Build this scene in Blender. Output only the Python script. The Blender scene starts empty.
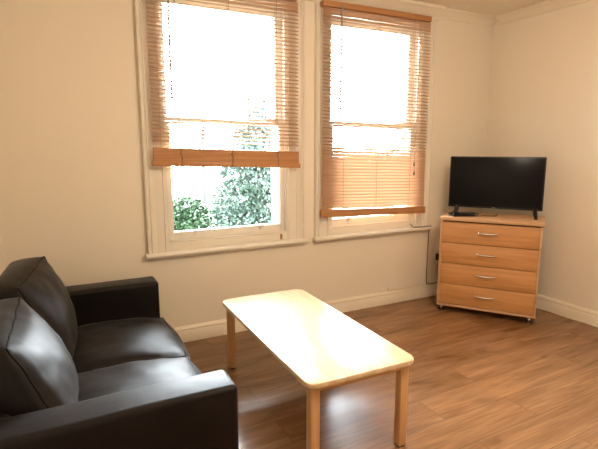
import bpy, bmesh, math, random
from mathutils import Vector, Matrix, noise
random.seed(7)
S = bpy.context.scene
COL = S.collection

# ------------------------------------------------------------------ helpers
def link(o, parent=None):
    COL.objects.link(o)
    if parent is not None:
        o.parent = parent
    return o

def finish(name, bm, mat, parent=None, angle=38, smooth=True):
    """turn a bmesh into ONE linked mesh object, shading smooth below an angle"""
    bmesh.ops.recalc_face_normals(bm, faces=bm.faces)
    lim = math.radians(angle)
    for f in bm.faces:
        f.smooth = smooth
    for e in bm.edges:
        if len(e.link_faces) == 2:
            e.smooth = e.calc_face_angle(0) < lim
    me = bpy.data.meshes.new(name)
    bm.to_mesh(me); bm.free()
    me.materials.append(mat)
    return link(bpy.data.objects.new(name, me), parent)

def empty(name, loc=(0, 0, 0), rz=0.0, parent=None):
    o = bpy.data.objects.new(name, None)
    o.empty_display_size = 0.1
    o.location = loc
    o.rotation_euler = (0, 0, rz)
    return link(o, parent)

def tag(o, label=None, cat=None, group=None, kind=None):
    if label: o['label'] = label
    if cat: o['category'] = cat
    if group: o['group'] = group
    if kind: o['kind'] = kind
    return o

def merge(dst, src, mat=None):
    """append bmesh src to dst"""
    if mat is not None:
        bmesh.ops.transform(src, matrix=mat, verts=src.verts)
    tmp = bpy.data.meshes.new('tmp')
    src.to_mesh(tmp); src.free()
    dst.from_mesh(tmp)
    bpy.data.meshes.remove(tmp)

def box(bm, x0, x1, y0, y1, z0, z1, bev=0.0, seg=2, mat=None):
    b = bmesh.new()
    bmesh.ops.create_cube(b, size=1.0)
    for v in b.verts:
        v.co = Vector(((x0 + x1) / 2 + v.co.x * (x1 - x0), (y0 + y1) / 2 + v.co.y * (y1 - y0), (z0 + z1) / 2 + v.co.z * (z1 - z0)))
    if bev > 0:
        bmesh.ops.bevel(b, geom=list(b.edges), offset=bev, segments=seg, profile=0.5, affect='EDGES', clamp_overlap=True)
    merge(bm, b, mat)

def one_box(name, d, mat, parent=None, bev=0.0, seg=2):
    bm = bmesh.new(); box(bm, *d, bev=bev, seg=seg)
    return finish(name, bm, mat, parent)

def smooth_path(pts, n=8):
    P = [Vector(p) for p in pts]
    if len(P) < 3: return P
    out = []
    for i in range(len(P) - 1):
        p0 = P[max(i - 1, 0)]; p1 = P[i]; p2 = P[i + 1]; p3 = P[min(i + 2, len(P) - 1)]
        for k in range(n):
            t = k / n
            out.append(0.5 * ((2 * p1) + (p2 - p0) * t + (2 * p0 - 5 * p1 + 4 * p2 - p3) * t * t + (3 * p1 - p0 - 3 * p2 + p3) * t ** 3))
    out.append(P[-1])
    return out

def tube(bm, pts, r, sides=8, smooth=0):
    P = smooth_path(pts, smooth) if smooth else [Vector(p) for p in pts]
    R = r if isinstance(r, (list, tuple)) else None
    rings = []; up = Vector((0.13, 0.21, 0.97)).normalized()
    for i, p in enumerate(P):
        t = (P[min(i + 1, len(P) - 1)] - P[max(i - 1, 0)]).normalized()
        a = t.cross(up)
        if a.length < 1e-4: a = t.cross(Vector((1, 0, 0)))
        a.normalize(); b = a.cross(t).normalized(); up = b
        if R:
            s = i / (len(P) - 1) * (len(R) - 1); k = min(int(s), len(R) - 2); rr = R[k] + (R[k + 1] - R[k]) * (s - k)
        else: rr = r
        rings.append([bm.verts.new(p + (a * math.cos(2 * math.pi * j / sides) + b * math.sin(2 * math.pi * j / sides)) * rr) for j in range(sides)])
    for q0, q1 in zip(rings, rings[1:]):
        for j in range(sides):
            bm.faces.new((q0[j], q0[(j + 1) % sides], q1[(j + 1) % sides], q1[j]))
    bm.faces.new(rings[0]); bm.faces.new(list(reversed(rings[-1])))

def prism(bm, prof, axis, a, b):
    """extrude a closed 2-D profile along 'x' (profile in y,z) or 'y' (profile in x,z) or 'z' (profile in x,y)"""
    def mk(p, t):
        return {'x': (t, p[0], p[1]), 'y': (p[0], t, p[1]), 'z': (p[0], p[1], t)}[axis]
    A = [bm.verts.new(mk(p, a)) for p in prof]; B = [bm.verts.new(mk(p, b)) for p in prof]
    n = len(prof)
    for i in range(n):
        bm.faces.new((A[i], A[(i + 1) % n], B[(i + 1) % n], B[i]))
    bm.faces.new(A); bm.faces.new(list(reversed(B)))

# ------------------------------------------------------------------ materials
def new_mat(name):
    m = bpy.data.materials.new(name); m.use_nodes = True
    nt = m.node_tree
    return m, nt, nt.nodes['Principled BSDF']

def plain(name, col, rough=0.5, metal=0.0, spec=0.5, bump=0.0, bscale=60.0, var=0.0, coat=0.0, coat_rough=0.1):
    m, nt, p = new_mat(name)
    p.inputs['Base Color'].default_value = (*col, 1)
    p.inputs['Roughness'].default_value = rough
    p.inputs['Metallic'].default_value = metal
    p.inputs['Specular IOR Level'].default_value = spec
    p.inputs['Coat Weight'].default_value = coat
    p.inputs['Coat Roughness'].default_value = coat_rough
    tc = nt.nodes.new('ShaderNodeTexCoord')
    if var > 0:
        n = nt.nodes.new('ShaderNodeTexNoise'); n.inputs['Scale'].default_value = 3.0; n.inputs['Detail'].default_value = 4
        nt.links.new(tc.outputs['Object'], n.inputs['Vector'])
        r = nt.nodes.new('ShaderNodeMix'); r.data_type = 'RGBA'
        r.inputs[6].default_value = (*[c * (1 - var) for c in col], 1); r.inputs[7].default_value = (*[min(1, c * (1 + var)) for c in col], 1)
        nt.links.new(n.outputs['Fac'], r.inputs[0]); nt.links.new(r.outputs[2], p.inputs['Base Color'])
    if bump > 0:
        n = nt.nodes.new('ShaderNodeTexNoise'); n.inputs['Scale'].default_value = bscale; n.inputs['Detail'].default_value = 5
        nt.links.new(tc.outputs['Object'], n.inputs['Vector'])
        b = nt.nodes.new('ShaderNodeBump'); b.inputs['Strength'].default_value = bump; b.inputs['Distance'].default_value = 0.004
        nt.links.new(n.outputs['Fac'], b.inputs['Height']); nt.links.new(b.outputs['Normal'], p.inputs['Normal'])
    return m

def wood(name, dark, light, stretch=(1.5, 22, 22), rough=0.4, coat=0.0, coat_rough=0.1, detail=6, blend=(0.35, 0.68), spec=0.5):
    m, nt, p = new_mat(name)
    tc = nt.nodes.new('ShaderNodeTexCoord'); mp = nt.nodes.new('ShaderNodeMapping')
    mp.inputs['Scale'].default_value = stretch
    nt.links.new(tc.outputs['Object'], mp.inputs['Vector'])
    n = nt.nodes.new('ShaderNodeTexNoise'); n.inputs['Scale'].default_value = 1.6; n.inputs['Detail'].default_value = detail; n.inputs['Distortion'].default_value = 0.6
    nt.links.new(mp.outputs[0], n.inputs['Vector'])
    r = nt.nodes.new('ShaderNodeValToRGB')
    r.color_ramp.elements[0].position = blend[0]; r.color_ramp.elements[0].color = (*dark, 1)
    r.color_ramp.elements[1].position = blend[1]; r.color_ramp.elements[1].color = (*light, 1)
    nt.links.new(n.outputs['Fac'], r.inputs['Fac']); nt.links.new(r.outputs['Color'], p.inputs['Base Color'])
    p.inputs['Roughness'].default_value = rough
    p.inputs['Specular IOR Level'].default_value = spec
    p.inputs['Coat Weight'].default_value = coat; p.inputs['Coat Roughness'].default_value = coat_rough
    return m

def floor_material():
    m, nt, p = new_mat('oak_laminate')
    N = nt.nodes.new; Lk = nt.links.new
    tc = N('ShaderNodeTexCoord'); mp = N('ShaderNodeMapping')
    mp.inputs['Location'].default_value = (0.37, 1.295, 0)
    mp.inputs['Rotation'].default_value = (0, 0, math.radians(-1.5))
    Lk(tc.outputs['Object'], mp.inputs['Vector'])
    br = N('ShaderNodeTexBrick')
    br.offset = 0.37; br.offset_frequency = 2
    for k, v in (('Scale', 1.0), ('Mortar Size', 0.0016), ('Mortar Smooth', 0.25), ('Bias', 0.0), ('Brick Width', 1.28), ('Row Height', 0.213)):
        br.inputs[k].default_value = v
    br.inputs['Color1'].default_value = (0.0, 0.0, 0.0, 1); br.inputs['Color2'].default_value = (1, 1, 1, 1); br.inputs['Mortar'].default_value = (0.5, 0.5, 0.5, 1)
    Lk(mp.outputs[0], br.inputs['Vector'])
    # grain, shifted plank by plank
    off = N('ShaderNodeVectorMath'); off.operation = 'MULTIPLY_ADD'
    Lk(br.outputs['Color'], off.inputs[0]); off.inputs[1].default_value = (7.3, 3.1, 0); Lk(mp.outputs[0], off.inputs[2])
    def grain(sx, sy, detail, dist):
        g = N('ShaderNodeMapping'); g.inputs['Scale'].default_value = (sx, sy, 1); Lk(off.outputs[0], g.inputs['Vector'])
        n = N('ShaderNodeTexNoise'); n.inputs['Scale'].default_value = 1.0; n.inputs['Detail'].default_value = detail; n.inputs['Distortion'].default_value = dist
        Lk(g.outputs[0], n.inputs['Vector']); return n
    g1 = grain(1.3, 9.0, 6, 1.2); g2 = grain(4.0, 70.0, 5, 0.2); g3 = grain(2.2, 5.0, 2, 0.4)
    r1 = N('ShaderNodeValToRGB'); e = r1.color_ramp.elements
    e[0].position = 0.30; e[0].color = (0.185, 0.086, 0.034, 1); e[1].position = 0.72; e[1].color = (0.290, 0.150, 0.068, 1)
    Lk(g1.outputs['Fac'], r1.inputs['Fac'])
    mx = N('ShaderNodeMix'); mx.data_type = 'RGBA'; mx.blend_type = 'OVERLAY'; mx.inputs[0].default_value = 0.45
    Lk(r1.outputs['Color'], mx.inputs[6]); Lk(g2.outputs['Fac'], mx.inputs[7])
    # knots
    r3 = N('ShaderNodeValToRGB'); e = r3.color_ramp.elements
    e[0].position = 0.24; e[0].color = (0.45, 0.40, 0.36, 1); e[1].position = 0.34; e[1].color = (1, 1, 1, 1)
    Lk(g3.outputs['Fac'], r3.inputs['Fac'])
    m3 = N('ShaderNodeMix'); m3.data_type = 'RGBA'; m3.blend_type = 'MULTIPLY'; m3.inputs[0].default_value = 0.6
    Lk(mx.outputs[2], m3.inputs[6]); Lk(r3.outputs['Color'], m3.inputs[7])
    # plank to plank tone and seams
    r4 = N('ShaderNodeMapRange'); r4.inputs['To Min'].default_value = 0.90; r4.inputs['To Max'].default_value = 1.08
    Lk(br.outputs['Color'], r4.inputs['Value'])
    m4 = N('ShaderNodeVectorMath'); m4.operation = 'SCALE'; Lk(m3.outputs[2], m4.inputs[0]); Lk(r4.outputs[0], m4.inputs['Scale'])
    m5 = N('ShaderNodeMix'); m5.data_type = 'RGBA'; m5.inputs[7].default_value = (0.13, 0.065, 0.03, 1)
    Lk(br.outputs['Fac'], m5.inputs[0]); Lk(m4.outputs[0], m5.inputs[6])
    Lk(m5.outputs[2], p.inputs['Base Color'])
    rr = N('ShaderNodeMapRange'); rr.inputs['To Min'].default_value = 0.16; rr.inputs['To Max'].default_value = 0.23
    Lk(g2.outputs['Fac'], rr.inputs['Value']); Lk(rr.outputs[0], p.inputs['Roughness'])
    p.inputs['Specular IOR Level'].default_value = 0.50
    b = N('ShaderNodeBump'); b.inputs['Strength'].default_value = 0.25; b.inputs['Distance'].default_value = 0.0015; b.invert = True
    Lk(br.outputs['Fac'], b.inputs['Height']); Lk(b.outputs['Normal'], p.inputs['Normal'])
    return m

def glass_material():
    m = bpy.data.materials.new('window_glass'); m.use_nodes = True
    nt = m.node_tree; nt.nodes.clear()
    o = nt.nodes.new('ShaderNodeOutputMaterial'); mix = nt.nodes.new('ShaderNodeMixShader')
    t = nt.nodes.new('ShaderNodeBsdfTransparent'); g = nt.nodes.new('ShaderNodeBsdfGlossy'); f = nt.nodes.new('ShaderNodeFresnel')
    t.inputs['Color'].default_value = (0.97, 0.985, 0.98, 1)
    g.inputs['Roughness'].default_value = 0.02; f.inputs['IOR'].default_value = 1.45
    nt.links.new(f.outputs[0], mix.inputs[0]); nt.links.new(t.outputs[0], mix.inputs[1]); nt.links.new(g.outputs[0], mix.inputs[2])
    nt.links.new(mix.outputs[0], o.inputs['Surface'])
    return m

def leather_material():
    m, nt, p = new_mat('brown_leather')
    N = nt.nodes.new; Lk = nt.links.new
    tc = N('ShaderNodeTexCoord')
    n1 = N('ShaderNodeTexNoise'); n1.inputs['Scale'].default_value = 6; n1.inputs['Detail'].default_value = 4; Lk(tc.outputs['Object'], n1.inputs['Vector'])
    vo = N('ShaderNodeTexVoronoi'); vo.inputs['Scale'].default_value = 260; Lk(tc.outputs['Object'], vo.inputs['Vector'])
    r = N('ShaderNodeValToRGB'); e = r.color_ramp.elements
    e[0].position = 0.3; e[0].color = (0.0038, 0.0020, 0.0013, 1); e[1].position = 0.75; e[1].color = (0.0085, 0.0048, 0.0034, 1)
    Lk(n1.outputs['Fac'], r.inputs['Fac']); Lk(r.outputs['Color'], p.inputs['Base Color'])
    rr = N('ShaderNodeMapRange'); rr.inputs['To Min'].default_value = 0.43; rr.inputs['To Max'].default_value = 0.56
    Lk(n1.outputs['Fac'], rr.inputs['Value']); Lk(rr.outputs[0], p.inputs['Roughness'])
    b1 = N('ShaderNodeBump'); b1.inputs['Strength'].default_value = 0.12; b1.inputs['Distance'].default_value = 0.002
    Lk(vo.outputs['Distance'], b1.inputs['Height'])
    b2 = N('ShaderNodeBump'); b2.inputs['Strength'].default_value = 0.35; b2.inputs['Distance'].default_value = 0.012
    Lk(n1.outputs['Fac'], b2.inputs['Height']); Lk(b1.outputs['Normal'], b2.inputs['Normal']); Lk(b2.outputs['Normal'], p.inputs['Normal'])
    p.inputs['Specular IOR Level'].default_value = 0.22
    p.inputs['Sheen Weight'].default_value = 0.16; p.inputs['Sheen Roughness'].default_value = 0.32; p.inputs['Sheen Tint'].default_value = (0.92, 0.95, 1.0, 1)
    return m

def leaf_material(name, c0, c1):
    m, nt, p = new_mat(name)
    N = nt.nodes.new; Lk = nt.links.new
    tc = N('ShaderNodeTexCoord'); n = N('ShaderNodeTexNoise'); n.inputs['Scale'].default_value = 2.2; n.inputs['Detail'].default_value = 6
    Lk(tc.outputs['Object'], n.inputs['Vector'])
    r = N('ShaderNodeValToRGB'); e = r.color_ramp.elements
    e[0].position = 0.35; e[0].color = (*c0, 1); e[1].position = 0.65; e[1].color = (*c1, 1)
    Lk(n.outputs['Fac'], r.inputs['Fac']); Lk(r.outputs['Color'], p.inputs['Base Color'])
    p.inputs['Roughness'].default_value = 0.45
    return m

M = {}
M['wall'] = plain('cream_emulsion', (0.82, 0.735, 0.60), rough=0.75, spec=0.25, bump=0.05, bscale=90, var=0.012)
M['ceiling'] = plain('ceiling_emulsion', (0.86, 0.77, 0.62), rough=0.85, spec=0.2, var=0.01)
M['gloss_white'] = plain('cream_gloss_paint', (0.75, 0.685, 0.58), rough=0.36, spec=0.5)
M['trim'] = plain('cream_trim_paint', (0.82, 0.73, 0.58), rough=0.45, spec=0.4)
M['sash_white'] = plain('white_sash_paint', (0.80, 0.75, 0.66), rough=0.38)
M['masonry_white'] = plain('white_outside_paint', (0.85, 0.85, 0.84), rough=0.7)
M['floor'] = floor_material()
M['glass'] = glass_material()
M['leather'] = leather_material()
M['piping'] = plain('leather_piping', (0.005, 0.003, 0.0025), rough=0.65, spec=0.2)
M['slat'] = wood('blind_slat_wood', (0.48, 0.275, 0.150), (0.59, 0.355, 0.210), stretch=(1.2, 30, 30), rough=0.42)
def translucent(m, amount, col):           # thin basswood lets some daylight through
    nt = m.node_tree; p = nt.nodes['Principled BSDF']; out = nt.nodes['Material Output']
    t = nt.nodes.new('ShaderNodeBsdfTranslucent'); t.inputs['Color'].default_value = (*col, 1)
    mx = nt.nodes.new('ShaderNodeMixShader'); mx.inputs[0].default_value = amount
    nt.links.new(p.outputs[0], mx.inputs[1]); nt.links.new(t.outputs[0], mx.inputs[2]); nt.links.new(mx.outputs[0], out.inputs['Surface'])
translucent(M['slat'], 0.18, (0.90, 0.82, 0.68))
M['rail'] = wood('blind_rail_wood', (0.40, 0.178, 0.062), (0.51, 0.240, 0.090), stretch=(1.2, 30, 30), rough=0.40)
M['cord'] = plain('blind_cord', (0.42, 0.25, 0.14), rough=0.8)
M['tassel'] = plain('dark_wood_tassel', (0.16, 0.075, 0.035), rough=0.5)
M['wand'] = plain('grey_wand', (0.22, 0.20, 0.18), rough=0.35)
M['table_top'] = wood('pale_birch_varnish', (0.66, 0.45, 0.24), (0.80, 0.60, 0.36), stretch=(14, 1.2, 14), rough=0.30, coat=1.0, coat_rough=0.24)
M['table_leg'] = wood('birch_legs', (0.54, 0.285, 0.115), (0.66, 0.37, 0.165), stretch=(18, 18, 1.2), rough=0.38)
M['table_apron'] = wood('birch_apron', (0.52, 0.265, 0.10), (0.64, 0.345, 0.145), stretch=(2, 2, 22), rough=0.38)
M['rubber'] = plain('dark_glide', (0.03, 0.02, 0.015), rough=0.6)
M['beech'] = wood('beech_veneer', (0.50, 0.235, 0.082), (0.61, 0.305, 0.118), stretch=(1.4, 10, 20), rough=0.42)
M['beech_edge'] = wood('beech_edging', (0.52, 0.30, 0.150), (0.62, 0.375, 0.200), stretch=(1.4, 10, 20), rough=0.42)
M['gap'] = plain('carcass_dark', (0.16, 0.08, 0.035), rough=0.7)
M['chrome'] = plain('brushed_metal', (0.80, 0.78, 0.75), rough=0.22, metal=1.0)
M['black'] = plain('black_plastic', (0.010, 0.010, 0.011), rough=0.38)
M['gloss_black'] = plain('gloss_black_plastic', (0.006, 0.006, 0.007), rough=0.18)
M['screen'] = plain('black_screen', (0.008, 0.008, 0.009), rough=0.26, spec=0.12)
M['grey_mark'] = plain('grey_mark', (0.35, 0.35, 0.36), rough=0.4)
M['white_plastic'] = plain('white_plastic', (0.80, 0.74, 0.64), rough=0.4)
M['cable_dark'] = plain('dark_cable', (0.10, 0.065, 0.04), rough=0.55)
M['cable_cream'] = plain('cream_cable', (0.74, 0.60, 0.42), rough=0.5)
M['brown_chip'] = plain('bare_wood_chip', (0.35, 0.17, 0.06), rough=0.7)
M['grass'] = plain('garden_grass', (0.07, 0.12, 0.05), rough=0.9, var=0.3)
M['bark'] = plain('pale_bark', (0.075, 0.072, 0.072), rough=0.9, bump=0.4, bscale=20)
M['leaf_bright'] = leaf_material('bright_leaf', (0.006, 0.028, 0.006), (0.020, 0.054, 0.018))
M['leaf_blue'] = leaf_material('bluish_leaf', (0.034, 0.064, 0.047), (0.075, 0.115, 0.090))
M['leaf_pale'] = leaf_material('pale_leaf', (0.09, 0.11, 0.07), (0.15, 0.17, 0.115))

# ------------------------------------------------------------------ room shell
XL, XR, YF, CEIL, WT = -0.335, 3.831, -7.6, 2.654, 0.31
WIN = [dict(o0=0.527, o1=1.777, i0=0.668, i1=1.640, s0=0.512, s1=1.790),
       dict(o0=1.872, o1=3.098, i0=2.010, i1=2.962, s0=1.858, s1=3.108)]
SILL, HEAD = 0.705, 2.520
def struct(o): o['kind'] = 'structure'; return o

struct(one_box('floor', (XL, XR, YF, 0.0, -0.10, 0.0), M['floor']))
struct(one_box('ceiling', (XL, XR, YF, 0.0, CEIL, CEIL + 0.1), M['ceiling']))
struct(one_box('wall_left', (XL - 0.15, XL, YF, WT, -0.1, CEIL + 0.1), M['wall']))
struct(one_box('wall_right', (XR, XR + 0.15, YF, WT, -0.1, CEIL + 0.1), M['wall']))
struct(one_box('wall_front', (XL - 0.15, XR + 0.15, YF - 0.15, YF, -0.1, CEIL + 0.1), M['wall']))
bm = bmesh.new()
xs = [XL, WIN[0]['i0'], WIN[0]['i1'], WIN[1]['i0'], WIN[1]['i1'], XR]
for k in range(0, 6, 2):
    box(bm, xs[k], xs[k + 1], 0, WT, -0.1, CEIL + 0.1)
for w in WIN:
    box(bm, w['i0'], w['i1'], 0, WT, -0.1, SILL - 0.01)
    box(bm, w['i0'], w['i1'], 0, WT, HEAD, CEIL + 0.1)
struct(finish('wall_back', bm, M['wall'], smooth=False))

# skirting boards: flat face, groove and moulded top
SK = [(0, 0), (-0.020, 0), (-0.020, 0.086), (-0.017, 0.090), (-0.017, 0.096), (-0.0195, 0.100), (-0.016, 0.110), (-0.009, 0.116), (-0.007, 0.121), (0, 0.121)]
bm = bmesh.new(); prism(bm, SK, 'x', XL, XR); struct(finish('baseboard_back', bm, M['trim']))
bm = bmesh.new(); prism(bm, [(XR + p[0], p[1]) for p in SK], 'y', YF, -0.0195); struct(finish('baseboard_right', bm, M['trim']))
bm = bmesh.new(); prism(bm, [(XL - p[0], p[1]) for p in SK], 'y', YF, -0.0195); struct(finish('baseboard_left', bm, M['trim']))
# coving
CV = [(0, 2.578), (-0.014, 2.578), (-0.016, 2.588), (-0.010, 2.592), (-0.016, 2.600), (-0.030, 2.618), (-0.048, 2.634), (-0.060, 2.640), (-0.068, 2.644), (-0.070, CEIL), (0, CEIL)]
def coving(name, f):
    bm = bmesh.new(); f(bm); return struct(finish(name, bm, M['trim']))
coving('trim_1', lambda b: prism(b, CV, 'x', 3.118, XR))
coving('trim_2', lambda b: prism(b, [(XR + p[0], p[1]) for p in CV], 'y', YF, -0.070))
coving('trim_3', lambda b: prism(b, [(XL - p[0], p[1]) for p in CV], 'y', YF, -0.070))
coving('trim_4', lambda b: prism(b, CV, 'x', XL, 0.505))
# the coving breaks forward over the two window heads
CB = [(0, 2.553), (-0.030, 2.553), (-0.034, 2.560), (-0.034, 2.572), (-0.045, 2.580), (-0.062, 2.604), (-0.084, 2.626), (-0.098, 2.632), (-0.100, CEIL), (0, CEIL)]
coving('trim_5', lambda b: prism(b, CB, 'x', 0.505, 3.118))

def make_window(idx, w):
    root = struct(empty('window_%d' % idx, ((w['o0'] + w['o1']) / 2, 0, SILL)))
    root['label'] = ['white sash window on the left, its blind half raised over the garden view',
                     'white sash window on the right, behind the nearly lowered blind'][idx - 1]
    ox, oz = root.location.x, root.location.z
    def P(name, bm, mat, parent=root):
        bmesh.ops.translate(bm, verts=bm.verts, vec=(-ox, 0, -oz))
        return finish(name, bm, mat, parent)
    # architrave: stepped mouldings up both sides and over the head
    bm = bmesh.new()
    for s in (-1, 1):
        a = w['o0'] if s < 0 else w['o1']; b = w['i0'] if s < 0 else w['i1']
        d = 1 if s < 0 else -1; wid = abs(b - a)
        pr = [(a, 0), (a, -0.026), (a + d * .006, -0.034), (a + d * .016, -0.034), (a + d * .022, -0.026), (a + d * .026, -0.020), (a + d * .030, -0.020),
              (a + d * .036, -0.026), (a + d * .040, -0.018), (a + d * .052, -0.016), (a + d * .060, -0.011), (a + d * .066, -0.011), (a + d * .070, -0.006),
              (a + d * (wid - .014), -0.006), (a + d * (wid - .010), -0.012), (a + d * wid, -0.012), (b, 0)]
        prism(bm, pr, 'z', SILL, 2.555)
    box(bm, w['i0'], w['i1'], -0.012, 0, HEAD, 2.555, bev=0.003)
    P('architrave', bm, M['gloss_white'])
    # jamb lining, head lining and the face below the sash
    bm = bmesh.new()
    box(bm, w['i0'], w['i0'] + .012, 0, .16, SILL, HEAD)
    box(bm, w['i1'] - .012, w['i1'], 0, .16, SILL, HEAD)
    box(bm, w['i0'] + .012, w['i1'] - .012, 0, .16, HEAD - .012, HEAD)
    for x0, x1 in ((w['i0'] + .012, w['i0'] + .026), (w['i1'] - .026, w['i1'] - .012)):
        box(bm, x0, x1, .010, .028, SILL + .062, HEAD - .012, bev=.004)
        box(bm, x0, x1, .083, .092, SILL + .062, HEAD - .012, bev=.002)
    box(bm, w['i0'] + .012, w['i1'] - .012, .004, .16, SILL - .004, SILL + .056, bev=.002)
    box(bm, w['i0'] + .012, w['i1'] - .012, .006, .030, SILL + .056, SILL + .068, bev=.004)
    P('jamb_lining', bm, M['gloss_white'])
    # sill board with a rounded nose
    bm = bmesh.new()
    nose = [(0.01, SILL), (0.01, SILL - .034), (-.046, SILL - .034), (-.056, SILL - .030), (-.062, SILL - .022), (-.063, SILL - .013), (-.059, SILL - .005), (-.050, SILL)]
    prism(bm, nose, 'x', w['s0'], w['s1'])
    box(bm, w['s0'] + .015, w['s1'] - .015, -.022, 0, SILL - .052, SILL - .034, bev=.006)
    P('sill', bm, M['gloss_white'])
    # outside reveal painted white
    bm = bmesh.new()
    box(bm, w['i0'], w['i0'] + .010, .16, WT + .004, SILL - .06, HEAD)
    box(bm, w['i1'] - .010, w['i1'], .16, WT + .004, SILL - .06, HEAD)
    box(bm, w['i0'], w['i1'], .16, WT + .05, SILL - .06, SILL + .035)
    P('outer_reveal', bm, M['masonry_white'])
    # sashes
    def sash(name, y0, z0, z1, bot, top):
        a, b = w['i0'] + .014, w['i1'] - .014; st = .048
        bm = bmesh.new()
        box(bm, a, a + st, y0, y0 + .045, z0, z1, bev=.003); box(bm, b - st, b, y0, y0 + .045, z0, z1, bev=.003)
        box(bm, a + st, b - st, y0, y0 + .045, z0, z0 + bot, bev=.003); box(bm, a + st, b - st, y0, y0 + .045, z1 - top, z1, bev=.003)
        s = P(name, bm, M['sash_white'])
        bm = bmesh.new(); box(bm, a + st - .004, b - st + .004, y0 + .020, y0 + .024, z0 + bot - .004, z1 - top + .004)
        g = P('pane', bm, M['glass'], s)
        return s
    lo = sash('lower_sash', .032, SILL + .058, 1.655, .072, .042)
    # the upper sash hangs slightly open at the top
    sash('upper_sash', .094, 1.615, HEAD - .035, .042, .050)
    zr = SILL + .058 + .072
    for t in (.235, .765):
        x = w['i0'] + t * (w['i1'] - w['i0'])
        bm = bmesh.new()
        box(bm, x - .016, x + .016, .026, .034, zr - .034, zr - .002, bev=.003)
        b2 = bmesh.new(); prism(b2, [(.034, zr - .006), (.010, zr - .004), (.008, zr + .004), (.014, zr + .008), (.034, zr + .006)], 'x', x - .022, x + .022); merge(bm, b2)
        P('sash_lift', bm, M['sash_white'], lo)
    if idx == 1:
        bm = bmesh.new(); box(bm, 1.566, 1.584, -.004, .006, SILL + .006, SILL + .050, bev=.003, mat=None)
        c = P('paint_chip', bm, M['brown_chip']); c['label'] = 'small brown chip of bare wood'
    return root
for i, w in enumerate(WIN): make_window(i + 1, w)

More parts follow.
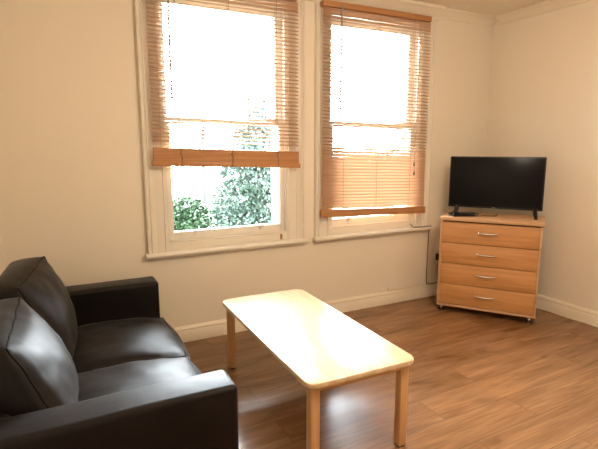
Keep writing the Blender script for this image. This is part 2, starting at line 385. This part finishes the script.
# ------------------------------------------------------------------ venetian blinds
def make_blind(label, x0, x1, zbot, z_open, tilt, stack, rail_h, wand, cords, lift):
    """x0..x1 slat ends, zbot underside of the bottom rail at the left end, z_open lowest hanging slat"""
    TOP = 2.562; Y = -0.056; xc = (x0 + x1) / 2
    root = empty('venetian_blind', (xc, Y, TOP))
    tag(root, label, 'blind', 'wooden venetian blinds at the windows')
    SL = 0.0315
    def sag(x, z):                       # the blind hangs a touch lower on its right end, more so lower down
        return -SL * (x - x0) * max(0.0, min(1.0, (2.5 - z) / 0.9))
    def P(name, bm, mat, parent=root):
        bmesh.ops.translate(bm, verts=bm.verts, vec=(-xc, -Y, -TOP))
        return finish(name, bm, mat, parent)
    bm = bmesh.new()
    box(bm, x0 - .006, x1 - .030, -.090, -.032, 2.514, TOP - .006, bev=.004)
    for x in (x0 + .02, x1 - .06): box(bm, x - .018, x + .018, -.042, -.0, 2.530, TOP - .010)
    P('headrail', bm, M['rail'])
    hw, th = .0165, .0022
    def slat(bm, z, ang, th=th):
        ca, sa = math.cos(ang), math.sin(ang); n = 8
        top = []; bot = []
        for i in range(n + 1):
            x = x0 + .010 + (x1 - x0 - .020) * i / n
            zz = z + sag(x, z) + (.0004 if z < 1.5 else .0010) * math.sin(z * 91 + i * 0.9)
            rt, rb = [], []
            for k in range(5):
                u = -1 + k / 2; cr = .0022 * (1 - u * u)
                yy, hh = u * hw, cr
                rt.append(bm.verts.new((x, Y + yy * ca - hh * sa, zz + yy * sa + hh * ca + th / 2)))
                rb.append(bm.verts.new((x, Y + yy * ca - hh * sa, zz + yy * sa + hh * ca - th / 2)))
            top.append(rt); bot.append(rb)
        for i in range(n):
            for k in range(4):
                bm.faces.new((top[i][k], top[i + 1][k], top[i + 1][k + 1], top[i][k + 1]))
                bm.faces.new((bot[i][k], bot[i][k + 1], bot[i + 1][k + 1], bot[i + 1][k]))
            for k in (0, 4):
                bm.faces.new((top[i][k], bot[i][k], bot[i + 1][k], top[i + 1][k]))
        for i in (0, n):
            for k in range(4):
                bm.faces.new((top[i][k], top[i][k + 1], bot[i][k + 1], bot[i][k]))
    bm = bmesh.new(); z = 2.500; k = 0
    while z > z_open:
        zm = 1.47                                  # eye level: the ladders are pulled flatter lower down
        f = (2.5 - z) / (2.5 - zm)
        a = tilt[0] + (tilt[1] - tilt[0]) * f if z > zm else tilt[1] + (tilt[2] - tilt[1]) * min(1, (zm - z) / .07)
        if k < 3: a = 66 - k * 6                   # the topmost slats hang folded under the headrail
        slat(bm, z, math.radians(a)); z -= .0265; k += 1
    P('slats', bm, M['slat'])
    zr = zbot + rail_h
    bm = bmesh.new(); box(bm, x0 - .004, x1 + .004, Y - .019, Y + .019, zbot, zr, bev=.005)
    for v in bm.verts: v.co.z += sag(v.co.x, zbot)
    P('bottom_rail', bm, M['rail'])
    if stack:
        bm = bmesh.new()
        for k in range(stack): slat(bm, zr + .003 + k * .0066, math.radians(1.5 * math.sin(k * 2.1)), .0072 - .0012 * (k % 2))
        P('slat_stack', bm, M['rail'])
    zl = zr if not stack else zr + stack * .0066
    for x in cords:
        bm = bmesh.new()
        for dy in (-.0185, .0185):
            tube(bm, [(x, Y + dy, 2.525), (x, Y + dy, zl + sag(x, zl))], .0011, 5)
        tube(bm, [(x, Y + .002, 2.525), (x, Y + .002, zl + sag(x, zl))], .0009, 5)
        if stack:        # slack ladder tape folded in front of the gathered slats
            zz = zl + sag(x, zl)
            tube(bm, [(x, Y - .020, zz + .012), (x + .007, Y - .024, zz - .012), (x - .004, Y - .023, zz - .034), (x + .006, Y - .024, zz - .056), (x + .002, Y - .021, zbot + sag(x, zbot) + .002)], .0026, 6, smooth=6)
        P('ladder_cord', bm, M['tassel'] if stack else M['cord'])
    if not stack:
        for x in cords:
            bm = bmesh.new(); zz = zbot + rail_h * .5 + sag(x, zbot)
            tube(bm, [(x, Y - .0175, zz), (x, Y - .0215, zz)], .006, 10); P('cord_plug', bm, M['cord'])
    if wand:
        x, zz = wand; bm = bmesh.new()
        tube(bm, [(x, Y - .040, 2.53), (x, Y - .036, 2.50), (x, Y - .030, zz)], .0068, 6); tube(bm, [(x, Y - .030, zz + .0), (x, Y - .030, zz - .03)], .0042, 8)
        P('tilt_wand', bm, M['wand'])
    if lift:
        x, zs = lift; bm = bmesh.new()
        for k, zz in enumerate(zs): tube(bm, [(x + .004 * k, Y - .036, 2.53), (x + .004 * k, Y - .026, zz + .02)], .0011, 5)
        c = P('lift_cord', bm, M['cord'])
        for k, zz in enumerate(zs):
            bm = bmesh.new(); tube(bm, [(x + .004 * k, Y - .026, zz + .028), (x + .004 * k, Y - .026, zz + .012), (x + .004 * k, Y - .026, zz - .006)], [.0035, .006, .0085], 8)
            P('tassel', bm, M['tassel'], c)
    return root
make_blind('wooden venetian blind raised halfway, its slats gathered above the garden view', 0.584, 1.708, 1.320, 1.468, (30, 18, 18), 14, .034, (0.728, 1.76), (0.777, 1.149, 1.514), None)
make_blind('wooden venetian blind let down almost to the sill beside the television', 1.909, 3.010, 0.876, 0.945, (28, 21, 48), 0, .062, (2.065, 1.72), (2.111, 2.448, 2.813), (2.850, (1.285, 1.205)))

# ------------------------------------------------------------------ sofa
def pillow(c, n=(22, 22, 8), bulge=(.07, .02, .02, .02), wr=.004, seed=0, pinch=.0):
    """boxed cushion. c maps (u,v,w) in {-1,1}^3 to corners: w=+1 is the full front panel; returns bmesh and the front panel's seam"""
    nu, nv, nw = n
    def tri(u, v, w):
        p = Vector((0, 0, 0))
        for a in (-1, 1):
            for b in (-1, 1):
                for d in (-1, 1):
                    p += Vector(c[(a, b, d)]) * ((1 + a * u) / 2 * (1 + b * v) / 2 * (1 + d * w) / 2)
        return p
    U = (tri(1, 0, 0) - tri(-1, 0, 0)).normalized(); V = (tri(0, 1, 0) - tri(0, -1, 0)).normalized(); W = (tri(0, 0, 1) - tri(0, 0, -1)).normalized()
    def pos(u, v, w):
        p = tri(u, v, w)
        g = lambda t: max(0.0, 1 - t * t)
        k = (g(u) ** .55) * (g(v) ** .55)
        p += W * (bulge[0] * max(w, 0) - bulge[3] * max(-w, 0)) * k
        p += U * bulge[1] * u * (g(v) ** .5) * (g(w) ** .5)
        p += V * bulge[2] * v * (g(u) ** .5) * (g(w) ** .5)
        q = p * 5.5 + Vector((seed * 3.1, seed, 0))
        p += W * wr * noise.noise(q) * 2 + W * wr * noise.noise(q * 2.6)
        return p
    bm = bmesh.new(); cache = {}
    def vert(i, j, k):
        if (i, j, k) not in cache:
            cache[(i, j, k)] = bm.verts.new(pos(-1 + 2 * i / nu, -1 + 2 * j / nv, -1 + 2 * k / nw))
        return cache[(i, j, k)]
    for i in range(nu):
        for j in range(nv):
            for k in (0, nw): bm.faces.new((vert(i, j, k), vert(i + 1, j, k), vert(i + 1, j + 1, k), vert(i, j + 1, k)))
    for i in range(nu):
        for k in range(nw):
            for j in (0, nv): bm.faces.new((vert(i, j, k), vert(i + 1, j, k), vert(i + 1, j, k + 1), vert(i, j, k + 1)))
    for j in range(nv):
        for k in range(nw):
            for i in (0, nu): bm.faces.new((vert(i, j, k), vert(i, j + 1, k), vert(i, j + 1, k + 1), vert(i, j, k + 1)))
    seam = [pos(-1 + 2 * t / 20, -1, 1) for t in range(20)] + [pos(1, -1 + 2 * t / 20, 1) for t in range(20)] + [pos(1 - 2 * t / 20, 1, 1) for t in range(20)] + [pos(-1, 1 - 2 * t / 20, 1) for t in range(21)]
    return bm, seam

sofa = empty('sofa', (0.10, -1.045, 0))
tag(sofa, 'dark brown leather two-seat sofa against the left wall', 'sofa')
SX, SY = 0.10, -1.045
def SP(name, bm, mat=M['leather'], parent=sofa, angle=38):
    bmesh.ops.translate(bm, verts=bm.verts, vec=(-SX, -SY, 0))
    return finish(name, bm, mat, parent, angle=angle)
def soft_box(x0, x1, y0, y1, z0, z1, r, seg=6, crown=0.0):
    bm = bmesh.new(); box(bm, x0, x1, y0, y1, z0, z1, bev=r, seg=seg)
    if crown:
        bmesh.ops.subdivide_edges(bm, edges=[e for e in bm.edges if e.calc_length() > .12], cuts=9, use_grid_fill=True)
        for v in bm.verts:
            fx = (v.co.x - x0) / (x1 - x0); fy = (v.co.y - y0) / (y1 - y0)
            if v.co.z > z1 - r * 1.01:
                v.co.z += crown * (1 - (2 * fy - 1) ** 2) + .004 * noise.noise(v.co * 4)
    return bm
AZ = 0.600
SP('arm', soft_box(-0.318, 0.527, -0.398, -0.222, 0.050, AZ, .022, crown=.004))
SP('arm', soft_box(-0.318, 0.527, -1.885, -1.722, 0.050, AZ, .022, crown=.004))
bm = bmesh.new(); box(bm, -0.300, 0.490, -1.722, -0.398, 0.050, 0.215, bev=.012); SP('base', bm)
SP('back_frame', soft_box(-0.318, -0.190, -1.722, -0.398, 0.215, 0.590, .03))
for fx in (-0.26, 0.46):
    for fy in (-0.30, -1.80):
        bm = bmesh.new(); tube(bm, [(fx, fy, 0), (fx, fy, 0.055)], [.020, .026], 14); SP('foot', bm, M['rubber'])
YM = -1.030
def seat(y0, y1, seed):
    c = {}
    for b, y in ((-1, y0), (1, y1)):
        for a, x in ((-1, -0.185), (1, 0.540)):
            c[(a, b, 1)] = (x, y, 0.388); c[(a, b, -1)] = (x, y, 0.205)
    bm, seam = pillow(c, n=(28, 24, 10), bulge=(.040, .060, .0, .0), wr=.0045, seed=seed)
    # nose of the cushion rolls over at the front
    for v in bm.verts:
        t = (v.co.x - 0.18) / 0.36
        if t > 0 and v.co.z > .28: v.co.z -= .030 * min(t, 1.2) ** 2.2
        # pulled in creases towards the middle seam
        d = abs(v.co.y - YM)
        if d < .10 and v.co.z > .33: v.co.z -= .010 * (1 - d / .10) ** 2 + .004 * (1 - d / .10) * noise.noise(Vector((v.co.x * 22, seed, 0)))
    o = SP('seat_cushion', bm, angle=60)
    bm = bmesh.new(); n = len(seam); s0 = y1 if seed == 1 else y0
    ring = []
    for p in seam:
        p = p.copy(); t = (p.x - 0.18) / 0.36
        if t > 0: p.z -= .030 * min(t, 1.2) ** 2.2
        if abs(p.y - YM) < .10: p.z -= .010 * (1 - abs(p.y - YM) / .10) ** 2
        ring.append(p)
    tube(bm, ring, .0038, 6); SP('piping', bm, M['piping'], o)
    return o
def fix_piping(o):
    for ch in o.children: pass
seat(-1.718, YM - .002, 2); seat(YM + .002, -0.402, 1)
def backc(ft, nt, nb, fb, thick, bulge, seed):
    """front panel corners: far top, near top, near bottom, far bottom"""
    ft, nt, nb, fb = map(Vector, (ft, nt, nb, fb)); back = Vector((-thick, 0, -.012))
    c = {(-1, -1, 1): nb, (1, -1, 1): fb, (1, 1, 1): ft, (-1, 1, 1): nt}
    for (a, b) in ((-1, -1), (1, -1), (1, 1), (-1, 1)):
        q = c[(a, b, 1)] + back * (1.0 if b > 0 else 1.15)
        q.x = max(q.x, -.325); c[(a, b, -1)] = q
    bm, seam = pillow(c, n=(26, 26, 10), bulge=(bulge, .022, .030, .0), wr=.006, seed=seed)
    for v in bm.verts: v.co.x = max(v.co.x, -.328)
    o = SP('back_cushion', bm, angle=60)
    bm = bmesh.new(); tube(bm, seam, .0042, 6); SP('piping', bm, M['piping'], o)
    return o
backc((-.100, -.420, .838), (-.195, -.985, .818), (-.005, -1.040, .425), (.010, -.410, .425), .16, .078, 3)
backc((-.190, -1.085, .806), (-.186, -1.640, .790), (-.015, -1.700, .425), (-.005, -1.062, .425), .13, .076, 5)

# ------------------------------------------------------------------ coffee table
TX, TY, TA = 1.170, -1.157, -0.016
TL, TW, TH = 1.250, 0.578, 0.462
table = empty('coffee_table', (TX, TY, 0), TA)
tag(table, 'long pale wooden coffee table with rounded corners in front of the sofa', 'table')
bm = bmesh.new()
R = .042; ring = []
for cx, cy, a0 in ((1, 1, 0), (-1, 1, 90), (-1, -1, 180), (1, -1, 270)):
    for k in range(9):
        a = math.radians(a0 + k * 90 / 8)
        ring.append((cx * (TW / 2 - R) + R * math.cos(a), cy * (TL / 2 - R) + R * math.sin(a)))
b = bmesh.new(); prism(b, ring, 'z', TH - .023, TH)
bmesh.ops.bevel(b, geom=[e for e in b.edges if abs(e.verts[0].co.z - e.verts[1].co.z) < 1e-5], offset=.007, segments=3, profile=.5, affect='EDGES')
merge(bm, b)
finish('tabletop', bm, M['table_top'], table)
lx, ly, lw = TW / 2 - .047, TL / 2 - .050, .023
for sx in (-1, 1):
    for sy in (-1, 1):
        bm = bmesh.new(); box(bm, sx * lx - lw, sx * lx + lw, sy * ly - lw, sy * ly + lw, .008, TH - .023, bev=.006, seg=3)
        leg = finish('leg', bm, M['table_leg'], table)
        bm = bmesh.new(); box(bm, sx * lx - lw * .8, sx * lx + lw * .8, sy * ly - lw * .8, sy * ly + lw * .8, 0, .009, bev=.002)
        finish('glide', bm, M['rubber'], leg)
AP0, AP1 = TH - .056, TH - .023
for s in (-1, 1):
    bm = bmesh.new(); box(bm, -lx + lw, lx - lw, s * (ly + .008) - .010, s * (ly + .008) + .010, AP0, AP1, bev=.002); finish('apron', bm, M['table_apron'], table)
    bm = bmesh.new(); box(bm, s * (lx + .004) - .010, s * (lx + .004) + .010, -ly + lw, ly - lw, AP0, AP1, bev=.002); finish('apron', bm, M['table_apron'], table)

# ------------------------------------------------------------------ chest of drawers
DA = math.radians(54.6)
DX, DY, DW, DD = 2.9275, -0.3610, 0.7905, 0.40
ZB, ZT = 0.061, 0.8255
chest = empty('chest_of_drawers', (DX, DY, 0), -DA)
tag(chest, 'beech effect chest of four drawers on castors across the corner', 'chest of drawers')
RACK = .003 / (ZT - ZB)
def DP(name, bm, mat, parent=chest):
    for v in bm.verts: v.co.x += RACK * max(0, v.co.z - ZB)
    return finish(name, bm, mat, parent)
PT = .017
for x0 in (0, DW - PT):
    bm = bmesh.new(); box(bm, x0, x0 + PT, .0, DD, ZB, ZT, bev=.0012); DP('side_panel', bm, M['beech_edge'])
bm = bmesh.new(); box(bm, PT, DW - PT, .022, DD, ZB + .02, ZT, bev=.001); DP('carcass', bm, M['gap'])
bm = bmesh.new(); box(bm, PT - .001, DW - PT + .001, -.001, DD, ZB, ZB + .020, bev=.0012); DP('bottom_panel', bm, M['beech_edge'])
bm = bmesh.new(); box(bm, -.006, DW + .008, -.018, DD, ZT, ZT + .029, bev=.003); DP('top_panel', bm, M['beech_edge'])
d0, d1 = ZB + .024, ZT - .012; dh = (d1 - d0) / 4
for k in range(4):
    a, b_ = d0 + k * dh + .003, d0 + (k + 1) * dh - .003
    bm = bmesh.new(); box(bm, PT + .002, DW - PT - .002, .001, .030, a, b_, bev=.0015)
    dr = DP('drawer', bm, M['beech'])
    zc = a + (b_ - a) * .60; xc = DW * .495
    bm = bmesh.new()
    tube(bm, [(xc - .078, .002, zc), (xc - .078, -.010, zc), (xc - .068, -.022, zc - .004), (xc - .035, -.029, zc - .007), (xc, -.030, zc - .008), (xc + .035, -.029, zc - .007), (xc + .068, -.022, zc - .004), (xc + .078, -.010, zc), (xc + .078, .002, zc)], [.005, .005, .006, .0075, .0085, .0075, .006, .005, .005], 8, smooth=4)
    DP('handle', bm, M['chrome'], dr)
for x in (.034, DW - .046):
    for y in (.050, DD - .050):
        bm = bmesh.new(); box(bm, x - .016, x + .016, y - .014, y + .016, .040, ZB, bev=.002)
        tube(bm, [(x - .017, y, .032), (x + .017, y, .032)], .010, 10)
        cs = finish('castor', bm, M['chrome'], chest)
        for s in (-1, 1):
            bm = bmesh.new(); tube(bm, [(x + s * .008, y + .004, .025), (x + s * .022, y + .004, .025)], .025, 18)
            finish('wheel', bm, M['black'], cs)
TOPZ = ZT + .029
def dlocal(x, y, z):
    c, s = math.cos(-DA), math.sin(-DA)
    return Vector((DX + c * x - s * y, DY + s * x + c * y, z))

# ------------------------------------------------------------------ television
TVA = DA
TVW, TVH, TZ = 0.762, 0.449, 0.915
tv = empty('television', dlocal(.016, .245, TOPZ), -TVA)
tag(tv, 'black flat screen television standing on the chest of drawers', 'television')
z0 = TZ - TOPZ
bm = bmesh.new(); box(bm, 0, TVW, 0, .022, z0, z0 + TVH, bev=.004)
box(bm, .10, TVW - .10, .020, .060, z0 + .03, z0 + TVH * .62, bev=.014, seg=3)
finish('casing', bm, M['black'], tv)
bm = bmesh.new(); box(bm, .010, TVW - .010, -.0012, .004, z0 + .017, z0 + TVH - .010, bev=.0005); finish('screen', bm, M['screen'], tv)
bm = bmesh.new(); box(bm, TVW / 2 - .014, TVW / 2 + .014, -.0016, .002, z0 + .005, z0 + .011, bev=.0006)
e = finish('emblem', bm, M['grey_mark'], tv); e['label'] = 'small grey maker mark on the lower bezel'
for x, s, fr in ((.075, -1, -.042), (TVW - .058, 1, -.085)):
    bm = bmesh.new()
    tube(bm, [(x - s * .0, .012, z0 + .012), (x + s * .006, fr * .4, z0 * .55), (x + s * .014, fr, .016)], [.018, .017, .012], 8, smooth=4)
    tube(bm, [(x - s * .0, .012, z0 + .012), (x + s * .006, .050, z0 * .55), (x + s * .012, .095, .016)], [.018, .016, .012], 8, smooth=4)
    box(bm, x + s * .014 - .014, x + s * .014 + .014, fr - .013, fr + .015, 0, .012, bev=.003); box(bm, x + s * .012 - .010, x + s * .012 + .010, .080, .108, 0, .012, bev=.003)
    finish('foot', bm, M['black'], tv)

# set-top box and its lead on the chest
box_o = empty('set_top_box', dlocal(.165, .120, TOPZ), -DA + math.radians(34))
tag(box_o, 'small flat black set-top box lying in front of the television foot', 'set-top box')
bm = bmesh.new(); box(bm, -.110, .110, -.055, .055, .003, .027, bev=.004)
finish('housing', bm, M['gloss_black'], box_o)
bm = bmesh.new(); box(bm, -.100, .100, -.0565, -.053, .008, .020, bev=.001); finish('front_panel', bm, M['screen'], box_o)
bm = bmesh.new(); box(bm, .082, .100, -.058, -.054, .011, .017, bev=.001); e = finish('painted_glint', bm, M['grey_mark'], box_o)  # grey bar paints in the glint at the right end of the box
for x in (-.09, .09):
    for y in (-.043, .043):
        bm = bmesh.new(); tube(bm, [(x, y, 0), (x, y, .004)], .006, 8); finish('foot', bm, M['rubber'], box_o)
bm = bmesh.new()
tube(bm, [dlocal(.263, .205, TOPZ + .014), dlocal(.295, .210, TOPZ + .006), dlocal(.320, .200, TOPZ + .004), dlocal(.390, .190, TOPZ + .004), dlocal(.430, .230, TOPZ + .004), dlocal(.420, .300, TOPZ + .004)], .0034, 7, smooth=6)
tag(finish('signal_cable', bm, M['cable_dark']), 'short brown lead running from the set-top box behind the television', 'cable')

# ------------------------------------------------------------------ cables and socket by the chest
bm = bmesh.new()
tube(bm, [(2.905, -.002, SILL + .032), (2.918, -.022, SILL + .006), (2.960, -.045, SILL + .005), (3.060, -.050, SILL + .005), (3.113, -.048, SILL + .004)], .0042, 7, smooth=5)
tube(bm, [(3.113, -.048, SILL + .004), (3.122, -.040, SILL - .006), (3.126, -.012, SILL - .050), (3.127, -.006, .60), (3.126, -.006, .40), (3.122, -.007, .22), (3.124, -.010, .145), (3.140, -.014, .128), (3.200, -.018, .1265), (3.300, -.018, .1265)], .0042, 7, smooth=5)
tag(finish('aerial_cable', bm, M['cable_dark']), 'thin dark cable running off the right window sill and down the wall', 'cable')
bm = bmesh.new()
tube(bm, [(2.642, -.020, .160), (2.655, -.012, .146), (2.672, -.011, .130), (2.740, -.010, .1255), (2.860, -.010, .1255), (2.970, -.010, .1255), (3.105, -.006, .1250)], .0042, 7, smooth=5)
tag(finish('skirting_cable', bm, M['cable_cream']), 'cream cable end lying along the top of the skirting below the right window', 'cable')
bm = bmesh.new()
tube(bm, [(3.765, -.66, .005), (3.790, -.76, .005), (3.798, -.86, .006), (3.790, -.95, .005), (3.799, -1.05, .005), (3.802, -1.12, .005)], .0050, 7, smooth=5)
tag(finish('floor_cable', bm, M['cable_cream']), 'pale cable lying on the floor along the right-hand skirting', 'cable')
sk = empty('wall_socket', (3.250, 0, .405))
tag(sk, 'white plug socket on the window wall half behind the chest of drawers', 'socket')
bm = bmesh.new(); box(bm, -.043, .043, -.009, 0, -.043, .043, bev=.003); finish('faceplate', bm, M['white_plastic'], sk)
for x, z in ((0, .02), (-.012, -.002), (.012, -.002)):
    bm = bmesh.new(); box(bm, x - .003, x + .003, -.0098, -.008, z - .004, z + .004); finish('slot', bm, M['black'], sk)
pl = empty('plug', (3.252, -.0098, .390))
tag(pl, 'black mains plug in the wall socket with its lead hanging down', 'plug')
bm = bmesh.new(); box(bm, -.030, .030, -.042, 0, -.032, .032, bev=.009, seg=3); finish('housing', bm, M['black'], pl)
bm = bmesh.new(); tube(bm, [(-.012, -.022, -.020), (-.016, -.024, -.060), (-.020, -.022, -.120), (-.008, -.018, -.180), (.010, -.020, -.220), (.050, -.028, -.245)], .0036, 7, smooth=5); finish('lead', bm, M['cable_dark'], pl)

# ------------------------------------------------------------------ garden outside
GZ = -3.0
struct(one_box('garden_ground', (-14, 26, WT + .2, 40, GZ - .2, GZ), M['grass']))
def leaves(bm, blobs, n, size, droop=0.0):
    tot = sum(b[1][0] * b[1][1] * b[1][2] for b in blobs)
    for c, r in blobs:
        for _ in range(int(n * r[0] * r[1] * r[2] / tot)):
            d = Vector((random.gauss(0, 1), random.gauss(0, 1), random.gauss(0, 1))).normalized() * random.random() ** .28
            p = Vector((c[0] + d.x * r[0], c[1] + d.y * r[1], c[2] + d.z * r[2]))
            t = Vector((random.uniform(-1, 1), random.uniform(-1, 1), random.uniform(-.6, .6) - droop)).normalized()
            s = t.cross(Vector((random.uniform(-1, 1), random.uniform(-1, 1), random.uniform(-1, 1))))
            if s.length < 1e-3: continue
            s.normalize(); L = size * random.uniform(.6, 1.3); w = L * .28; nrm = t.cross(s) * L * .08
            vs = [bm.verts.new(p - t * L * .5), bm.verts.new(p + s * w + nrm), bm.verts.new(p + t * L * .5), bm.verts.new(p - s * w + nrm)]
            bm.faces.new(vs)
def plant(name, label, cat, base, trunk, blobs, n, size, mat, droop=0.0):
    root = empty(name, base); tag(root, label, cat)
    B = Vector(base)
    bm = bmesh.new()
    for pts, r in trunk: tube(bm, [Vector(p) - B for p in pts], r, 8, smooth=4)
    finish('trunk' if 'tree' in name else 'stems', bm, M['bark'], root)
    if blobs:
        bm = bmesh.new(); leaves(bm, [((c[0] - B.x, c[1] - B.y, c[2] - B.z), r) for c, r in blobs], n, size, droop)
        finish('foliage', bm, mat, root, smooth=False)
    return root
plant('shrub', 'bright green rounded shrub outside, low left in the left window', 'shrub', (2.02, 5.0, GZ),
      [([(2.02, 5, GZ), (2.05, 5, -1.5), (2.0, 5, .2)], [.06, .04, .02])] + [([(2.03, 5, -2), (2.03 + dx, 5 + dy, -.9), (2.02 + dx * 1.7, 5 + dy, .2)], [.04, .03, .012]) for dx, dy in ((-.25, .1), (.25, -.1), (.1, .25))],
      [((2.02, 5.0, .12), (.46, .5, .44)), ((2.0, 5.0, -.6), (.62, .6, .65)), ((1.75, 5.0, -.2), (.38, .4, .40)), ((2.3, 5.05, -.15), (.34, .4, .38)), ((2.0, 5.0, -1.7), (.5, .5, .6))], 30000, .085, M['leaf_bright'])
plant('evergreen_tree', 'large blue-green evergreen tree outside the left window', 'tree', (4.35, 8.0, GZ),
      [([(4.35, 8, GZ), (4.32, 8, -1), (4.42, 8, 1.0), (4.40, 8, 3.0)], [.17, .13, .08, .03])] + [([(4.36, 8, z), (4.36 + dx * .6, 8 + dy, z + .15), (4.36 + dx, 8 + dy, z - .05)], [.05, .03, .012]) for z, dx, dy in ((-.2, -.8, -.2), (.3, .7, -.3), (.8, -.7, .2), (1.3, .6, .1), (1.7, -.5, -.2), (-.8, .8, .1))],
      [((4.62, 8.0, 1.5), (.62, .7, .75)), ((4.45, 8, .7), (.80, .8, .65)), ((4.10, 8, .15), (.72, .7, .50)), ((4.75, 8, -.1), (.62, .7, .60)), ((4.2, 7.9, -.55), (.95, .8, .50)), ((3.72, 8.0, -.40), (.52, .5, .38)), ((4.4, 8, -1.4), (1.1, 1, .9)), ((4.85, 8, 2.2), (.36, .4, .55))], 18000, .115, M['leaf_blue'], droop=.7)
plant('bare_tree', 'thin bare tree with a forking branch between shrub and evergreen outside', 'tree', (2.75, 6.5, GZ),
      [([(2.75, 6.5, GZ), (2.76, 6.5, -.5), (2.80, 6.5, .4), (2.78, 6.5, 1.3), (2.82, 6.5, 2.4)], [.085, .065, .055, .045, .02]),
       ([(2.77, 6.5, .05), (2.62, 6.5, .45), (2.42, 6.45, .75), (2.25, 6.4, 1.0), (2.0, 6.4, 1.2)], [.034, .028, .022, .016, .008]),
       ([(2.80, 6.5, .5), (2.95, 6.55, .9), (3.05, 6.6, 1.5)], [.03, .02, .008]), ([(2.42, 6.45, .75), (2.45, 6.45, 1.1), (2.38, 6.4, 1.5)], [.016, .012, .006])], None, 0, 0, None)
plant('broadleaf_tree', 'pale broad-leaved tree outside behind the lowered right-hand blind', 'tree', (8.6, 8.5, GZ),
      [([(8.6, 8.5, GZ), (8.6, 8.5, -1), (8.65, 8.5, .8)], [.20, .15, .06])] + [([(8.6, 8.5, -1), (8.6 + dx * .5, 8.5, -.2), (8.6 + dx, 8.5, .5)], [.07, .05, .015]) for dx in (-1.2, 1.1, .5)],
      [((8.6, 8.5, .2), (1.5, 1.2, 1.0)), ((7.5, 8.4, -.3), (1.1, 1.0, .9)), ((9.7, 8.5, .0), (1.1, 1.0, 1.1)), ((8.5, 8.4, -1.3), (2.0, 1.2, .9)), ((9.2, 8.5, .8), (.7, .7, .6))], 11000, .14, M['leaf_pale'])

# ------------------------------------------------------------------ light
w = bpy.data.worlds.new('overcast_sky'); S.world = w; w.use_nodes = True
bg = w.node_tree.nodes['Background']
bg.inputs['Strength'].default_value = 1.0
# bright overcast: the cloud is thinnest (sun behind it) ahead of the windows and greyer overhead and behind the house
wn = w.node_tree.nodes.new; wl = w.node_tree.links.new
tcw = wn('ShaderNodeTexCoord'); dp = wn('ShaderNodeVectorMath'); dp.operation = 'DOT_PRODUCT'
dp.inputs[1].default_value = Vector((0.50, 1.0, 0.55)).normalized()
wl(tcw.outputs['Generated'], dp.inputs[0])
rp = wn('ShaderNodeValToRGB'); rp.color_ramp.interpolation = 'EASE'
e = rp.color_ramp.elements
e[0].position = 0.30; e[0].color = (10.0, 11.0, 11.8, 1); e[1].position = 1.0; e[1].color = (68.0, 73.0, 78.0, 1)
mr = wn('ShaderNodeMapRange'); mr.inputs['From Min'].default_value = -1.0
wl(dp.outputs['Value'], mr.inputs['Value']); wl(mr.outputs[0], rp.inputs['Fac']); wl(rp.outputs['Color'], bg.inputs['Color'])

def area(name, loc, rot, sx, sy, power, col, shape='RECTANGLE'):
    l = bpy.data.lights.new(name, 'AREA'); l.shape = shape; l.size = sx; l.size_y = sy; l.energy = power; l.color = col
    o = bpy.data.objects.new(name, l); o.location = loc; o.rotation_euler = rot; COL.objects.link(o); return o
pl_ = bpy.data.lights.new('ceiling_lamp', 'POINT'); pl_.energy = 80; pl_.color = (1.0, 0.82, 0.64); pl_.shadow_soft_size = 0.16
lo = bpy.data.objects.new('ceiling_lamp', pl_); lo.location = (1.66, -2.55, 2.32); COL.objects.link(lo)
for w_ in WIN:      # light portals in the two openings guide the sky light indoors
    p = area('sky_portal', ((w_['i0'] + w_['i1']) / 2, WT + .03, (SILL + HEAD) / 2), (math.radians(-90), 0, 0), w_['i1'] - w_['i0'], HEAD - SILL, 1, (1, 1, 1))
    p.data.cycles.is_portal = True

# ------------------------------------------------------------------ camera
yaw, pitch, roll, f = 0.4730, -0.1639, -0.0009, 470.68
fw = Vector((math.sin(yaw) * math.cos(pitch), math.cos(yaw) * math.cos(pitch), math.sin(pitch)))
rt = Vector((math.cos(yaw), -math.sin(yaw), 0)); up = rt.cross(fw)
r2 = rt * math.cos(roll) + up * math.sin(roll); u2 = up * math.cos(roll) - rt * math.sin(roll)
cam = bpy.data.cameras.new('camera'); cam.sensor_width = 36; cam.lens = 36 * f / 598; cam.clip_start = .05
co = bpy.data.objects.new('camera', cam); COL.objects.link(co)
mw = Matrix((r2, u2, -fw)).transposed().to_4x4(); mw.translation = Vector((0, -3.3897, 1.45)); co.matrix_world = mw
S.camera = co
S.view_settings.view_transform = 'Standard'; S.view_settings.look = 'None'; S.view_settings.gamma = 1; S.view_settings.use_curve_mapping = False
S.view_settings.exposure = 0.1
